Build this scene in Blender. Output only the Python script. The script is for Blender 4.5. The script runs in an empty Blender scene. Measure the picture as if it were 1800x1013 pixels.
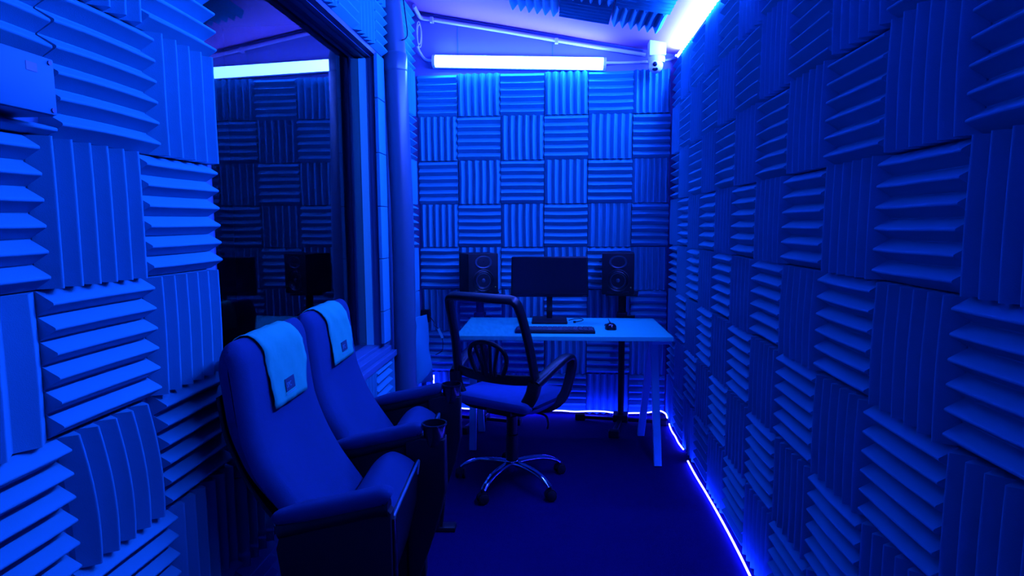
import bpy, bmesh, math, random
from mathutils import Vector, Matrix

random.seed(7)
sc = bpy.context.scene
COL = sc.collection
PI = math.pi

# ------------------------------------------------------------------ camera
YAW, PITCH, ROLL, CAM_H = -.0781, .1057, -.0049, 1.349
c_, s_ = math.cos(YAW), math.sin(YAW)
R0, F0, U0 = Vector((c_, -s_, 0)), Vector((s_, c_, 0)), Vector((0, 0, 1))
F1 = F0 * math.cos(PITCH) - U0 * math.sin(PITCH)
U1 = U0 * math.cos(PITCH) + F0 * math.sin(PITCH)
R2 = R0 * math.cos(ROLL) + U1 * math.sin(ROLL)
U2 = U1 * math.cos(ROLL) - R0 * math.sin(ROLL)
camd = bpy.data.cameras.new('camera')
camd.sensor_width, camd.sensor_fit = 36.0, 'HORIZONTAL'
camd.lens = 1052.85 / 1800 * 36
camd.clip_start = .02
cam = bpy.data.objects.new('camera', camd)
COL.objects.link(cam)
cam.matrix_world = Matrix(((R2.x, U2.x, -F1.x, 0), (R2.y, U2.y, -F1.y, 0),
                           (R2.z, U2.z, -F1.z, CAM_H), (0, 0, 0, 1)))
sc.camera = cam

# ------------------------------------------------------------------ world, view, light levels
w = bpy.data.worlds.new('night')
sc.world = w
w.use_nodes = True
w.node_tree.nodes['Background'].inputs[0].default_value = (0.0, 0.01, 0.05, 1)
w.node_tree.nodes['Background'].inputs[1].default_value = .02
sc.view_settings.view_transform = 'Standard'
sc.view_settings.look = 'None'
sc.view_settings.exposure = 0
sc.view_settings.gamma = 1
sc.view_settings.use_curve_mapping = False
sc.cycles.max_bounces = 8
sc.cycles.diffuse_bounces = 5
TUBE = (.030, .100, 1.0)       # light of the tubes under the ceiling
STRIP = (.022, .022, 1.0)      # light of the strips along the floor
S_BACK, S_SIDE, S_MID, S_NEAR, S_REAR, S_STRIP = 175., 950., 1300., 520., 6., 85.


# ------------------------------------------------------------------ materials
def mat(name, col, rough=.6, metal=0., spec=.5, noise=0., nscale=40., bump=0., bscale=300., sheen=0., coat=0.):
    m = bpy.data.materials.new(name)
    m.use_nodes = True
    nt = m.node_tree
    b = nt.nodes['Principled BSDF']
    b.inputs['Base Color'].default_value = (*col, 1)
    b.inputs['Roughness'].default_value = rough
    b.inputs['Metallic'].default_value = metal
    b.inputs['Specular IOR Level'].default_value = spec
    b.inputs['Coat Weight'].default_value = coat
    if sheen:
        b.inputs['Sheen Weight'].default_value = sheen
        b.inputs['Sheen Tint'].default_value = (*[min(1, c * 2 + .02) for c in col], 1)
    tc = nt.nodes.new('ShaderNodeTexCoord')
    if noise:
        n = nt.nodes.new('ShaderNodeTexNoise')
        n.inputs['Scale'].default_value = nscale
        n.inputs['Detail'].default_value = 4
        r = nt.nodes.new('ShaderNodeMapRange')
        r.inputs['To Min'].default_value = 1 - noise
        r.inputs['To Max'].default_value = 1 + noise
        h = nt.nodes.new('ShaderNodeMix')
        h.data_type = 'RGBA'
        h.blend_type = 'MULTIPLY'
        h.inputs[0].default_value = 1
        h.inputs[6].default_value = (*col, 1)
        nt.links.new(tc.outputs['Object'], n.inputs['Vector'])
        nt.links.new(n.outputs['Fac'], r.inputs['Value'])
        nt.links.new(r.outputs['Result'], h.inputs[7])
        nt.links.new(h.outputs[2], b.inputs['Base Color'])
    if bump:
        n2 = nt.nodes.new('ShaderNodeTexNoise')
        n2.inputs['Scale'].default_value = bscale
        n2.inputs['Detail'].default_value = 3
        bp = nt.nodes.new('ShaderNodeBump')
        bp.inputs['Strength'].default_value = bump
        bp.inputs['Distance'].default_value = .002
        nt.links.new(tc.outputs['Object'], n2.inputs['Vector'])
        nt.links.new(n2.outputs['Fac'], bp.inputs['Height'])
        nt.links.new(bp.outputs['Normal'], b.inputs['Normal'])
    return m


def emit(name, col, s):
    m = bpy.data.materials.new(name)
    m.use_nodes = True
    nt = m.node_tree
    nt.nodes.remove(nt.nodes['Principled BSDF'])
    e = nt.nodes.new('ShaderNodeEmission')
    e.inputs[0].default_value = (*col, 1)
    e.inputs[1].default_value = s
    nt.links.new(e.outputs[0], nt.nodes['Material Output'].inputs[0])
    return m


M = {}
M['foam'] = mat('foam', (.03, .33, .43), 1., spec=.1, noise=.06, nscale=5, bump=.25, bscale=500)
M['foam_dark'] = mat('foam_cut_side', (.02, .18, .27), 1., spec=.1, noise=.08, nscale=8)
M['ceiling'] = mat('ceiling_paint', (.58, .19, .45), .8, spec=.2, noise=.03, nscale=3)
M['paint'] = mat('blue_wall_paint', (0.209, 0.162, 0.361), .6, spec=.3, noise=.05, nscale=4)
M['plaster'] = mat('wall_plaster', (.05, .2, .35), .9, spec=.2, noise=.05, nscale=6)
M['floor'] = mat('navy_carpet', (.003, .003, .050), 1., spec=.1, noise=.15, nscale=60, bump=.6, bscale=350)
M['dark'] = mat('unlit_room_black', (.004, .006, .012), .9, spec=.1)
M['white_plastic'] = mat('white_plastic', (.92, .70, .9), .4)
M['pipe'] = mat('painted_pipe', (0.0391, 0.104, 0.165), .32, spec=.5, noise=.03, nscale=5)
M['trim'] = mat('window_trim_paint', (0.04, 0.144, 0.288), .5)
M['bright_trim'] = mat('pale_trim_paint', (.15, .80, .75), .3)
M['dark_trim'] = mat('dark_trim', (.02, .07, .20), .45)
M['steel'] = mat('junction_box_paint', (.006, .24, .34), .6, spec=.2)
M['velvet'] = mat('blue_velour', (0.00384, 0.0384, 0.115), .9, spec=.15, noise=.12, nscale=9, bump=.3, bscale=260, sheen=.08)
M['cloth'] = mat('pale_antimacassar', (.022, .42, .265), .9, spec=.1, noise=.12, nscale=14, bump=.5, bscale=60)
M['patch'] = mat('dark_logo_patch', (.01, .05, .09), .6)
M['patch_print'] = mat('pale_print', (.05, .3, .35), .7)
M['black'] = mat('black_plastic', (.004, .006, .011), .40, spec=.3)
M['black_matte'] = mat('black_matte', (.0035, .005, .009), .7, spec=.25)
M['black_gloss'] = mat('black_gloss', (.005, .008, .016), .18, spec=.5)
M['screen'] = mat('screen_glass', (.006, .010, .018), .25, spec=.4)
M['edge'] = mat('seat_edge_vinyl', (.02, .12, .20), .35)  # paler than the black seat pan, runs along its upper edge
M['chrome'] = mat('chrome', (.55, .62, .8), .12, metal=1.)
M['desk'] = mat('pale_laminate', (.035, .64, .46), .38, spec=.5)
M['desk_leg'] = mat('painted_steel', (.03, .45, .56), .4)
M['seat_fabric'] = mat('blue_seat_fabric', (0.014, 0.07, 0.252), .9, spec=.2, noise=.1, nscale=30, bump=.3, bscale=300)
M['cone'] = mat('speaker_cone', (.008, .035, .06), .45)
M['keys'] = mat('key_plastic', (.012, .022, .04), .5)
M['cable'] = mat('cable_sheath', (.006, .012, .03), .5)
M['conduit'] = mat('white_conduit', (.95, .70, .95), .4)
M['tag'] = mat('paper_tag', (.12, .7, .6), .7)
M['led_back'] = emit('tube_back_light', TUBE, S_BACK)
M['led_side'] = emit('tube_side_light', TUBE, S_SIDE)
M['led_mid'] = emit('tube_middle_light', TUBE, S_MID)
M['led_near'] = emit('tube_near_light', TUBE, S_NEAR)
M['led_rear'] = emit('tube_rear_light', TUBE, S_REAR)
M['led_strip'] = emit('floor_strip_light', STRIP, S_STRIP)
M['pin'] = emit('indicator_light', (.15, .4, 1.), .12)


def glass_mat():
    m = bpy.data.materials.new('window_glass')
    m.use_nodes = True
    b = m.node_tree.nodes['Principled BSDF']
    b.inputs['Base Color'].default_value = (.55, .7, .8, 1)
    b.inputs['Roughness'].default_value = .0
    b.inputs['IOR'].default_value = 1.34
    b.inputs['Transmission Weight'].default_value = 1.
    return m


def mesh_mat():
    m = bpy.data.materials.new('see_through_mesh')
    m.use_nodes = True
    nt = m.node_tree
    b = nt.nodes['Principled BSDF']
    b.inputs['Base Color'].default_value = (.012, .06, .50, 1)
    b.inputs['Roughness'].default_value = .8
    tc = nt.nodes.new('ShaderNodeTexCoord')
    ck = nt.nodes.new('ShaderNodeTexNoise')
    ck.inputs['Scale'].default_value = 55
    r = nt.nodes.new('ShaderNodeMapRange')
    r.inputs['To Min'].default_value = .36
    r.inputs['To Max'].default_value = .56
    nt.links.new(tc.outputs['Object'], ck.inputs['Vector'])
    nt.links.new(ck.outputs['Fac'], r.inputs['Value'])
    nt.links.new(r.outputs['Result'], b.inputs['Alpha'])
    return m


M['glass'] = glass_mat()
M['mesh'] = mesh_mat()


# ------------------------------------------------------------------ mesh helpers
def obj(name, bm, m, parent=None, smooth=False, loc=None):
    bmesh.ops.recalc_face_normals(bm, faces=bm.faces)
    me = bpy.data.meshes.new(name)
    bm.to_mesh(me)
    bm.free()
    me.materials.append(m)
    if smooth:
        for p in me.polygons:
            p.use_smooth = True
        try:
            me.set_sharp_from_angle(angle=math.radians(42))
        except Exception:
            pass
    o = bpy.data.objects.new(name, me)
    COL.objects.link(o)
    if parent is not None:
        o.parent = parent
    if loc is not None:
        o.location = loc
    return o


def thing(name, label, cat, loc=(0, 0, 0), rz=0., group=None):
    o = bpy.data.objects.new(name, None)
    COL.objects.link(o)
    o.location = loc
    o.rotation_euler = (0, 0, rz)
    o.empty_display_size = .1
    return tag(o, label, cat, group)


def tag(o, label, cat, group=None):
    o['label'] = label
    o['category'] = cat
    if group:
        o['group'] = group
    return o


def struct(name, bm, m, parent=None):
    o = obj(name, bm, m, parent)
    if parent is None:
        o['kind'] = 'structure'
    return o


def box(bm, lo, hi, bev=0., seg=2):
    lo, hi = Vector(lo), Vector(hi)
    r = bmesh.ops.create_cube(bm, size=1)
    vs = r['verts']
    for v in vs:
        v.co = Vector(((lo[i] + hi[i]) / 2 + v.co[i] * (hi[i] - lo[i]) for i in range(3)))
    if bev:
        es = list({e for v in vs for e in v.link_edges})
        bmesh.ops.bevel(bm, geom=es, offset=bev, segments=seg, profile=.5, affect='EDGES')
    return bm


def nb(*boxes, bev=0.):
    bm = bmesh.new()
    for lo, hi in boxes:
        b2 = bmesh.new()
        box(b2, lo, hi, bev)
        me = bpy.data.meshes.new('t')
        b2.to_mesh(me)
        b2.free()
        bm.from_mesh(me)
        bpy.data.meshes.remove(me)
    return bm


def catmull(pts, n=8):
    P = [Vector(p) for p in pts]
    if len(P) < 3:
        return P
    out = []
    for i in range(len(P) - 1):
        p0 = P[i - 1] if i else P[0] * 2 - P[1]
        p1, p2 = P[i], P[i + 1]
        p3 = P[i + 2] if i + 2 < len(P) else P[-1] * 2 - P[-2]
        for k in range(n):
            t = k / n
            out.append(.5 * ((2 * p1) + (p2 - p0) * t + (2 * p0 - 5 * p1 + 4 * p2 - p3) * t * t
                             + (3 * p1 - p0 - 3 * p2 + p3) * t ** 3))
    out.append(P[-1])
    return out


def sweep(bm, path, ring, up=Vector((0, 0, 1)), scale=None, closed=False):
    """ring: list of (side, up) offsets; sweeps it along path."""
    P = [Vector(p) for p in path]
    n = len(P)
    rows = []
    u = None
    for i in range(n):
        if closed:
            t = (P[(i + 1) % n] - P[i - 1]).normalized()
        else:
            t = (P[min(i + 1, n - 1)] - P[max(i - 1, 0)]).normalized()
        if u is None:
            u = up - t * up.dot(t)
            if u.length < 1e-3:
                u = Vector((0, 1, 0)) - t * t.y
            u.normalize()
        else:
            u = (u - t * u.dot(t)).normalized()
        s = t.cross(u)
        k = scale[i] if scale else 1.
        rows.append([bm.verts.new(P[i] + s * a * k + u * b * k) for a, b in ring])
    m = len(ring)
    for i in range(n if closed else n - 1):
        A, B = rows[i], rows[(i + 1) % n]
        for j in range(m):
            bm.faces.new((A[j], A[(j + 1) % m], B[(j + 1) % m], B[j]))
    if not closed:
        bm.faces.new(rows[0])
        bm.faces.new(list(reversed(rows[-1])))
    return bm


def circ(r, n=12, r2=None):
    return [(r * math.cos(2 * PI * i / n), (r2 or r) * math.sin(2 * PI * i / n)) for i in range(n)]


def rrect(a, b, r, n=3):
    out = []
    for cx, cy, a0 in ((a - r, b - r, 0), (-a + r, b - r, 90), (-a + r, -b + r, 180), (a - r, -b + r, 270)):
        for k in range(n + 1):
            t = math.radians(a0 + 90 * k / n)
            out.append((cx + r * math.cos(t), cy + r * math.sin(t)))
    return out


def tube(path, r, n=10, smooth=8, up=Vector((0, 0, 1))):
    bm = bmesh.new()
    sweep(bm, catmull(path, smooth) if smooth and len(path) > 2 else path, circ(r, n), up)
    return bm


def band(path, wd, th, smooth=8, up=Vector((0, 0, 1)), scale=None):
    bm = bmesh.new()
    p = catmull(path, smooth) if smooth and len(path) > 2 else path
    if scale:
        sc_ = []
        for i in range(len(p)):
            x = i / (len(p) - 1) * (len(scale) - 1)
            k = min(int(x), len(scale) - 2)
            sc_.append(scale[k] + (scale[k + 1] - scale[k]) * (x - k))
        scale = sc_
    sweep(bm, p, rrect(wd / 2, th / 2, min(wd, th) * .45), up, scale)
    return bm


def lathe(prof, n=24, axis='z', at=(0, 0, 0)):
    """prof: (radius, height) list; closed at the axis where radius is 0."""
    bm = bmesh.new()
    rows = []
    A = Vector(at)
    for r, h in prof:
        row = []
        for i in range(n if r > 1e-6 else 1):
            t = 2 * PI * i / n
            a, b = r * math.cos(t), r * math.sin(t)
            v = {'z': (a, b, h), 'y': (a, h, b), 'x': (h, a, b)}[axis]
            row.append(bm.verts.new(A + Vector(v)))
        rows.append(row)
    for a, b in zip(rows, rows[1:]):
        for i in range(n):
            j = (i + 1) % n
            if len(a) == 1 and len(b) == 1:
                continue
            if len(a) == 1:
                bm.faces.new((a[0], b[i], b[j]))
            elif len(b) == 1:
                bm.faces.new((a[i], a[j], b[0]))
            else:
                bm.faces.new((a[i], a[j], b[j], b[i]))
    if len(rows[0]) > 1:
        bm.faces.new(rows[0])
    if len(rows[-1]) > 1:
        bm.faces.new(list(reversed(rows[-1])))
    return bm


def cyl(r, z0, z1, n=20, axis='z', at=(0, 0, 0), bev=0.):
    if bev:
        p = [(r - bev, z0), (r, z0 + bev), (r, z1 - bev), (r - bev, z1)]
    else:
        p = [(r, z0), (r, z1)]
    return lathe(p, n, axis, at)


def join(*bms):
    out = bmesh.new()
    for b in bms:
        me = bpy.data.meshes.new('t')
        b.to_mesh(me)
        b.free()
        out.from_mesh(me)
        bpy.data.meshes.remove(me)
    return out


def normals2(pts):
    n = len(pts)
    area = sum(pts[i][0] * pts[(i + 1) % n][1] - pts[(i + 1) % n][0] * pts[i][1] for i in range(n))
    sg = 1 if area > 0 else -1
    out = []
    for i in range(n):
        dx, dy = pts[(i + 1) % n][0] - pts[i - 1][0], pts[(i + 1) % n][1] - pts[i - 1][1]
        l = math.hypot(dx, dy) or 1
        out.append((sg * dy / l, -sg * dx / l))
    return out


def pillow(prof, half, r, seg=5, dish=0., wid=None):
    """Closed profile in (x, z), spread along y from -half to half with rounded side edges of radius r."""
    nr = normals2(prof)
    ys, ins = [], []
    for k in range(seg + 1):
        t = PI / 2 * k / seg
        ys.append(-half + r - r * math.cos(t))
        ins.append(r - r * math.sin(t))
    mid = 8
    full = [(y, i) for y, i in zip(ys, ins)]
    full += [(-half + r + (2 * half - 2 * r) * k / mid, 0.) for k in range(1, mid)]
    full += [(-y, i) for y, i in reversed(list(zip(ys, ins)))]
    bm = bmesh.new()
    rows = []
    for y, d in full:
        q = dish * (1 - (abs(y) / half) ** 2)
        row = []
        for i, (p, n) in enumerate(zip(prof, nr)):
            k = wid[i] if wid else 1.
            row.append(bm.verts.new((p[0] - n[0] * (d + q), y * k, p[1] - n[1] * (d + q))))
        rows.append(row)
    m = len(prof)
    for a, b in zip(rows, rows[1:]):
        for j in range(m):
            bm.faces.new((a[j], a[(j + 1) % m], b[(j + 1) % m], b[j]))
    bm.faces.new(rows[0])
    bm.faces.new(list(reversed(rows[-1])))
    return bm


ORD = ['zeroth', 'first', 'second', 'third', 'fourth', 'fifth', 'sixth', 'seventh', 'eighth', 'ninth',
       'tenth', 'eleventh', 'twelfth', 'thirteenth', 'fourteenth']


# ------------------------------------------------------------------ room shell
XL, XR, YB, YF = -1.03, .80, 4.225, -1.3
SLOPE = .19


def ceil_z(x):
    return 2.47 + (XR - x) * SLOPE


struct('floor', nb(((-2.4, YF - .1, -.1), (XR + .1, YB + .1, 0))), M['floor'])
bm = bmesh.new()
vs = [bm.verts.new((x, y, ceil_z(x) + dz)) for dz in (0, .1) for x, y in
      ((XL - .17, YF - .1), (XR + .1, YF - .1), (XR + .1, YB + .1), (XL - .17, YB + .1))]
for f in ((3, 2, 1, 0), (4, 5, 6, 7), (0, 1, 5, 4), (1, 2, 6, 5), (2, 3, 7, 6), (3, 0, 4, 7)):
    bm.faces.new([vs[i] for i in f])
struct('ceiling', bm, M['ceiling'])
struct('wall_right', nb(((XR, YF, 0), (XR + .1, YB, 2.47))), M['plaster'])


def slab(name, y0, y1, m):
    bm = bmesh.new()
    x0, x1 = XL - .17, XR + .1
    v = [bm.verts.new(p) for y in (y0, y1) for p in
         ((x0, y, 0), (x1, y, 0), (x1, y, ceil_z(x1)), (x0, y, ceil_z(x0)))]
    for f in ((0, 1, 2, 3), (7, 6, 5, 4), (0, 4, 5, 1), (1, 5, 6, 2), (2, 6, 7, 3), (3, 7, 4, 0)):
        bm.faces.new([v[i] for i in f])
    struct(name, bm, m)


slab('wall_back', YB, YB + .1, M['paint'])
slab('wall_front', YF - .1, YF, M['plaster'])
WY0, WY1, WZ0, WZ1 = 1.725, 3.43, .65, 2.29
GX = -1.125
struct('wall_left', nb(((XL - .17, YF, 0), (XL, WY0, 2.83)), ((XL - .17, WY0, 0), (XL, WY1, WZ0 - .03)),
                       ((XL - .17, WY0, WZ1 + .02), (XL, WY1, 2.83)), ((XL - .17, WY1, 0), (XL, YB, 2.83))), M['plaster'])
# room on the other side of the glass, coloured near black to look unlit
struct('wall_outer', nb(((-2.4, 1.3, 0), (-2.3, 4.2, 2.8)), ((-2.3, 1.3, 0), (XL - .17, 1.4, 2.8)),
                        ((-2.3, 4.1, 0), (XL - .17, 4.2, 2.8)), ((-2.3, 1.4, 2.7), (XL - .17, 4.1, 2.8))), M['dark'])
win = bpy.data.objects.new('window_1', None)
COL.objects.link(win)
win['kind'] = 'structure'
win['label'] = 'fixed studio window in the wall behind the cinema seats'
win.location = (XL, (WY0 + WY1) / 2, WZ0)
win.empty_display_size = .1


def wobj(name, bm, m):
    bmesh.ops.translate(bm, verts=bm.verts, vec=-Vector(win.location))
    return obj(name, bm, m, win)


wobj('window_glass', nb(((GX - .003, WY0 - .01, WZ0 - .01), (GX + .003, WY1 - .005, WZ1))), M['glass'])
wobj('window_frame', nb(((-1.18, WY0, WZ1 - .004), (XL + .012, WY1, WZ1 + .02)),            # head lining
                        ((-1.10, WY0, WZ1 - .012), (-1.085, WY1, WZ1 - .004)),
                        ((-1.06, WY0, WZ1 - .010), (-1.05, WY1, WZ1 - .004)),
                        ((-1.18, WY1 - .003, WZ0), (-1.082, WY1, WZ1)),
                        ((-1.18, WY0, WZ0), (XL, WY0 + .008, WZ1))), M['dark_trim'])
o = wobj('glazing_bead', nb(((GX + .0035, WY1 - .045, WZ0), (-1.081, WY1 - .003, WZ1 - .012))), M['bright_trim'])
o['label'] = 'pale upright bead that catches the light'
wobj('jamb', nb(((-1.080, WY1 - .038, WZ0), (-1.062, WY1, WZ1)), ((-1.062, WY1 - .046, WZ0), (XL + .002, WY1, WZ1))), M['trim'])
wobj('window_sill', nb(((-1.18, WY0, WZ0 - .03), (-1.045, WY1 + .02, WZ0)), ((-1.045, WY0, WZ0 - .05), (-1.0, WY1 + .05, WZ0 - .018)),
                       ((-1.03, WY0, WZ0 - .085), (-.975, WY1 + .08, WZ0 - .05)), bev=.004), M['trim'])

# trims: batten under the ceiling line on the back wall, panel seams of the painted boards
bm = bmesh.new()
x0, x1 = -.97, .56
sweep(bm, [(x0, YB - .006, ceil_z(x0) - .012), (x1, YB - .006, ceil_z(x1) - .012)], rrect(.003, .005, .001), Vector((0, 0, 1)))
struct('trim_1', bm, M['dark_trim'])
struct('trim_2', nb(((-.70, YB - .003, 2.47), (-.694, YB, 2.71)), ((-.05, YB - .003, 2.46), (-.044, YB, 2.58))), M['trim'])


# ------------------------------------------------------------------ foam panels
def foam_profile(S, nw, base, rise):
    p = S / nw
    pts = [(0, 0), (S, 0)]
    top = []
    R = .0042                                      # the cut ridges are a little round
    sl = math.atan2(rise, p / 2)
    for k in range(nw):
        a, c = k * p, k * p + p / 2
        top.append((a + (.0 if k == 0 else .0012), base))
        for q in range(-2, 3):
            t = (PI / 2 - (PI / 2 - sl)) * q / 2.0
            top.append((c + R * math.sin(t), base + rise - R / math.cos(sl) * 0.55 + R * math.cos(t) - R * .45))
        top.append((a + p - (.0 if k == nw - 1 else .0012), base))
    pts += list(reversed(top))
    return pts


def foam(center, along, across, nrm, L=.297, S=.297, nw=6, base=.013, rise=.039, bend=0., sag=None, m=None, jit=1., tilt=0.,
         label='', group='', name='wedge_foam'):
    """A wedge foam panel: ridges run along `along`, stacked along `across`, standing off the wall along `nrm`."""
    al, ac, nn = Vector(along), Vector(across), Vector(nrm)
    rot = random.uniform(-.006, .006) * jit + tilt
    al2 = al * math.cos(rot) + ac * math.sin(rot)
    ac2 = ac * math.cos(rot) - al * math.sin(rot)
    prof = foam_profile(S, nw, base, rise)
    w1 = random.uniform(-.0022, .0022) * jit + bend
    w2 = random.uniform(-.0012, .0012) * jit
    wh = random.uniform(0, .003) * jit if sag is None else sag
    ph = random.uniform(0, 6)
    N = 8
    bm = bmesh.new()
    rows = []
    for i in range(N + 1):
        t = i / N
        row = []
        for a, h in prof:
            k = h / (base + rise)
            a2 = a - S / 2 + (w1 * math.sin(PI * t) if not bend else w1 * (t * t - .3)) + w2 * math.sin(2 * PI * t + ph) * k
            h2 = h + (wh * math.sin(PI * t + ph * .1) * k if h > 0 else 0)
            row.append(bm.verts.new(al2 * ((t - .5) * L) + ac2 * a2 + nn * h2))
        rows.append(row)
    n = len(prof)
    for A, B in zip(rows, rows[1:]):
        for j in range(n):
            bm.faces.new((A[j], A[(j + 1) % n], B[(j + 1) % n], B[j]))
    bm.faces.new(rows[0])
    bm.faces.new(list(reversed(rows[-1])))
    o = obj(name, bm, m or M['foam'], None, False, center)
    return tag(o, label, 'foam panel', group)


X, Y, Z = Vector((1, 0, 0)), Vector((0, 1, 0)), Vector((0, 0, 1))


def ridge(h):
    return 'level ridges' if h else 'upright ridges'


# back wall: six columns, eight rows
for r in range(8):
    for i in range(6):
        h = (i + r) % 2 == 0
        z1 = 2.392 - .3 * r if r else 2.377
        z0 = max(.003, 2.092 - .3 * r)
        x0, x1 = -1.002 + .3 * i, -.702 + .3 * i
        if i == 0:
            x0 = -.977
        if i == 5:
            x1 = .747
        c = ((x0 + x1) / 2, YB, (z0 + z1) / 2)
        lab = 'blue foam panel, %s, back wall, %s row from top, %s from window side' % (ridge(h), ORD[r + 1], ORD[i + 1])
        W, H = x1 - x0 - .003, z1 - z0 - .003
        foam(c, X if h else Z, Z if h else X, -Y, W if h else H, H if h else W, label=lab, group='foam panels on the back wall',
             sag=(.012 if (r, i) == (4, 0) else None), rise=.034)

# wall opposite the window: columns counted from the desk corner, rows from the floor
for j in range(8):
    for k in range(-3, 10):
        h = (k + j) % 2 == 0
        y0 = 1.202 + .3 * k
        z0 = .0095 + .3 * j
        y1 = y0 + .3
        if k == 9:
            y1 = 4.172
        lab = 'blue foam panel, %s, wall opposite window, %s row from floor, %s from desk corner' % (ridge(h), ORD[j + 1], ORD[10 - k])
        W = y1 - y0 - .003
        foam((XR, (y0 + y1) / 2, z0 + .15), Y if h else Z, Z if h else Y, -X, W if h else .297, .297 if h else W, label=lab,
             group='foam panels opposite the window', sag=(.004 if (j, k) in ((3, 2), (2, 1)) else None))


def left(y0, y1, z0, z1, h, label, **kw):
    W, H = y1 - y0 - .003, z1 - z0 - .003
    nw = kw.pop('nw', None)
    across = H if h else W
    nw = nw or max(1, round(across / .05))
    return foam((XL, (y0 + y1) / 2, (z0 + z1) / 2), Y if h else Z, Z if h else Y, X, W if h else H, across, nw=nw,
                label=label, group='foam panels on the window wall', **kw)


# window wall, between the camera and the window (columns counted from the window)
rows_near = [   # z0, z1, far end of the last column, first column level?, offsets
    (1.825, 2.125, 1.712, 1), (2.125, 2.425, 1.712, 0), (2.425, 2.725, 1.712, 1),
    (1.525, 1.825, 1.715, 0), (1.225, 1.525, 1.682, 1), (.925, 1.225, 1.680, 0),
    (.625, .925, 1.690, 1), (.325, .625, 1.700, 0), (.025, .325, 1.700, 1)]
rows_near.sort()
for r, (z0, z1, ye, lv) in enumerate(rows_near):
    y1 = ye
    cuts = {1.525: [1.439, 1.139, .835, .54], 1.225: [1.38, 1.086, .786, .49], .925: [1.382, 1.082, .78, .48],
            .625: [1.39, 1.10, .80, .5]}.get(z0, [y1 - .29, y1 - .59, y1 - .89, y1 - 1.19])
    for c, y0 in enumerate(cuts):
        h = (lv + c) % 2 == 1
        if z0 == 1.525 and c == 2:
            lab = 'blue foam offcut, level ridges, window wall, directly %s the junction box'
            left(.835, 1.137, 1.672, 1.823, True, lab % 'above', nw=3, rise=.036)
            left(.835, 1.137, 1.5265, 1.552, True, lab % 'below', nw=1, rise=.036)
        else:
            lab = 'blue foam panel, %s, window wall, %s row from floor, %s from window' % (ridge(h), ORD[r + 1], ORD[c + 1])
            kw = {}
            if z0 == .625 and c == 1:
                kw = dict(bend=-.03, sag=.006, jit=0)
                lab = 'sagging blue foam panel, curved upright ridges, window wall, third row from floor'
            if z0 == .925 and c == 2:
                kw = dict(nw=4, rise=.026)
            q = .014 if kw.get('bend') else 0
            left(y0 + q, y1 - q, z0, z1, h, lab, **kw)
        y1 = y0

# above the window (counted from the pipe)
heads = [3.49, 3.27, 3.0, 2.72, 2.44, 2.1, 1.727]
for r, (z0, z1) in enumerate(((WZ1 + .02, 2.57), (2.57, 2.80))):
    for c in range(6):
        h = (c + r) % 2 == 0
        lab = 'blue foam panel, %s, %s row above the window, %s from the pipe' % (ridge(h), ORD[r + 1], ORD[c + 1])
        left(heads[c + 1], heads[c], z0, z1, h, lab)
# below the sill
cols = [3.745, 3.43, 3.13, 2.83, 2.53, 2.23, 1.93, 1.715]
for r, (z0, z1) in enumerate(((.265, .562), (.003, .262))):
    for c in range(7):
        if c == 0:
            z1_, h = z1, False
        else:
            z1_, h = z1, (c + r) % 2 == 1
        lab = 'blue foam panel, %s, %s row below the sill, %s from the pipe' % (ridge(h), ORD[r + 1], ORD[c + 1])
        left(cols[c + 1], cols[c] if c else 3.44 + .0, z0, z1_, h, lab) if c else left(3.433, 3.475, z0, z1_, False, lab, nw=1)

# flat strips between window and pipe
zs = [.66, .85, 1.155, 1.455, 1.755, 2.055, 2.30]
for i in range(6):
    bm = nb(((.003, -.066, -(zs[i + 1] - zs[i]) / 2 + .002), (.024, .066, (zs[i + 1] - zs[i]) / 2 - .002)), bev=.003)
    o = obj('foam_strip', bm, M['foam'], None, False, (XL, 3.427, (zs[i] + zs[i + 1]) / 2))
    tag(o, 'narrow flat blue foam strip between window and pipe, %s from the sill up' % ORD[i + 1], 'foam strip', 'flat foam strips beside the pipe')

# beyond the pipe, up to the back corner
zt = [2.79, 2.69, 2.39, 2.09, 1.79, 1.49, 1.19, .89]
for r in range(7):
    z1, z0 = zt[r], zt[r + 1]
    h = r % 2 == 1 or r == 0
    lab = 'blue foam panel, %s, behind the pipe beside the back corner, %s from the ceiling' % (ridge(h), ORD[r + 1])
    left(3.66, 4.172, z0, z1, h, lab)
left(4.01, 4.172, .30, .60, True, 'blue foam panel, level ridges, behind the pipe, next above the lowest', sag=.004)
left(3.66, 4.172, .003, .30, False, 'blue foam panel, upright ridges, behind the pipe, down at the floor')
left(4.01, 4.172, .60, .885, False, 'blue foam panel, upright ridges, behind the pipe, beside the black socket')

# panels glued under the sloping ceiling
sa = math.atan(SLOPE)
cx_, cn_ = Vector((math.cos(sa), 0, -math.sin(sa))), Vector((-math.sin(sa), 0, -math.cos(sa)))
for r, (y0, y1) in enumerate(((3.43, 3.73), (3.12, 3.42), (2.81, 3.11), (2.5, 2.8))):
    for c, (x0, x1) in enumerate(((.305, .60), (.005, .30), (-.30, .0), (-.60, -.305))):
        if (r, c) in ((0, 3), (3, 3)):
            continue
        h = (r + c) % 2 == 1
        xm, ym = (x0 + x1) / 2, (y0 + y1) / 2
        lab = 'blue foam panel, ridges %s, under ceiling, %s row from back, %s from tube' % (
            'across room' if h else 'along room', ORD[r + 1], ORD[c + 1])
        foam((xm, ym, ceil_z(xm)), cx_ if h else Y, Y if h else cx_, cn_, label=lab, group='foam panels under the ceiling')

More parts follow.
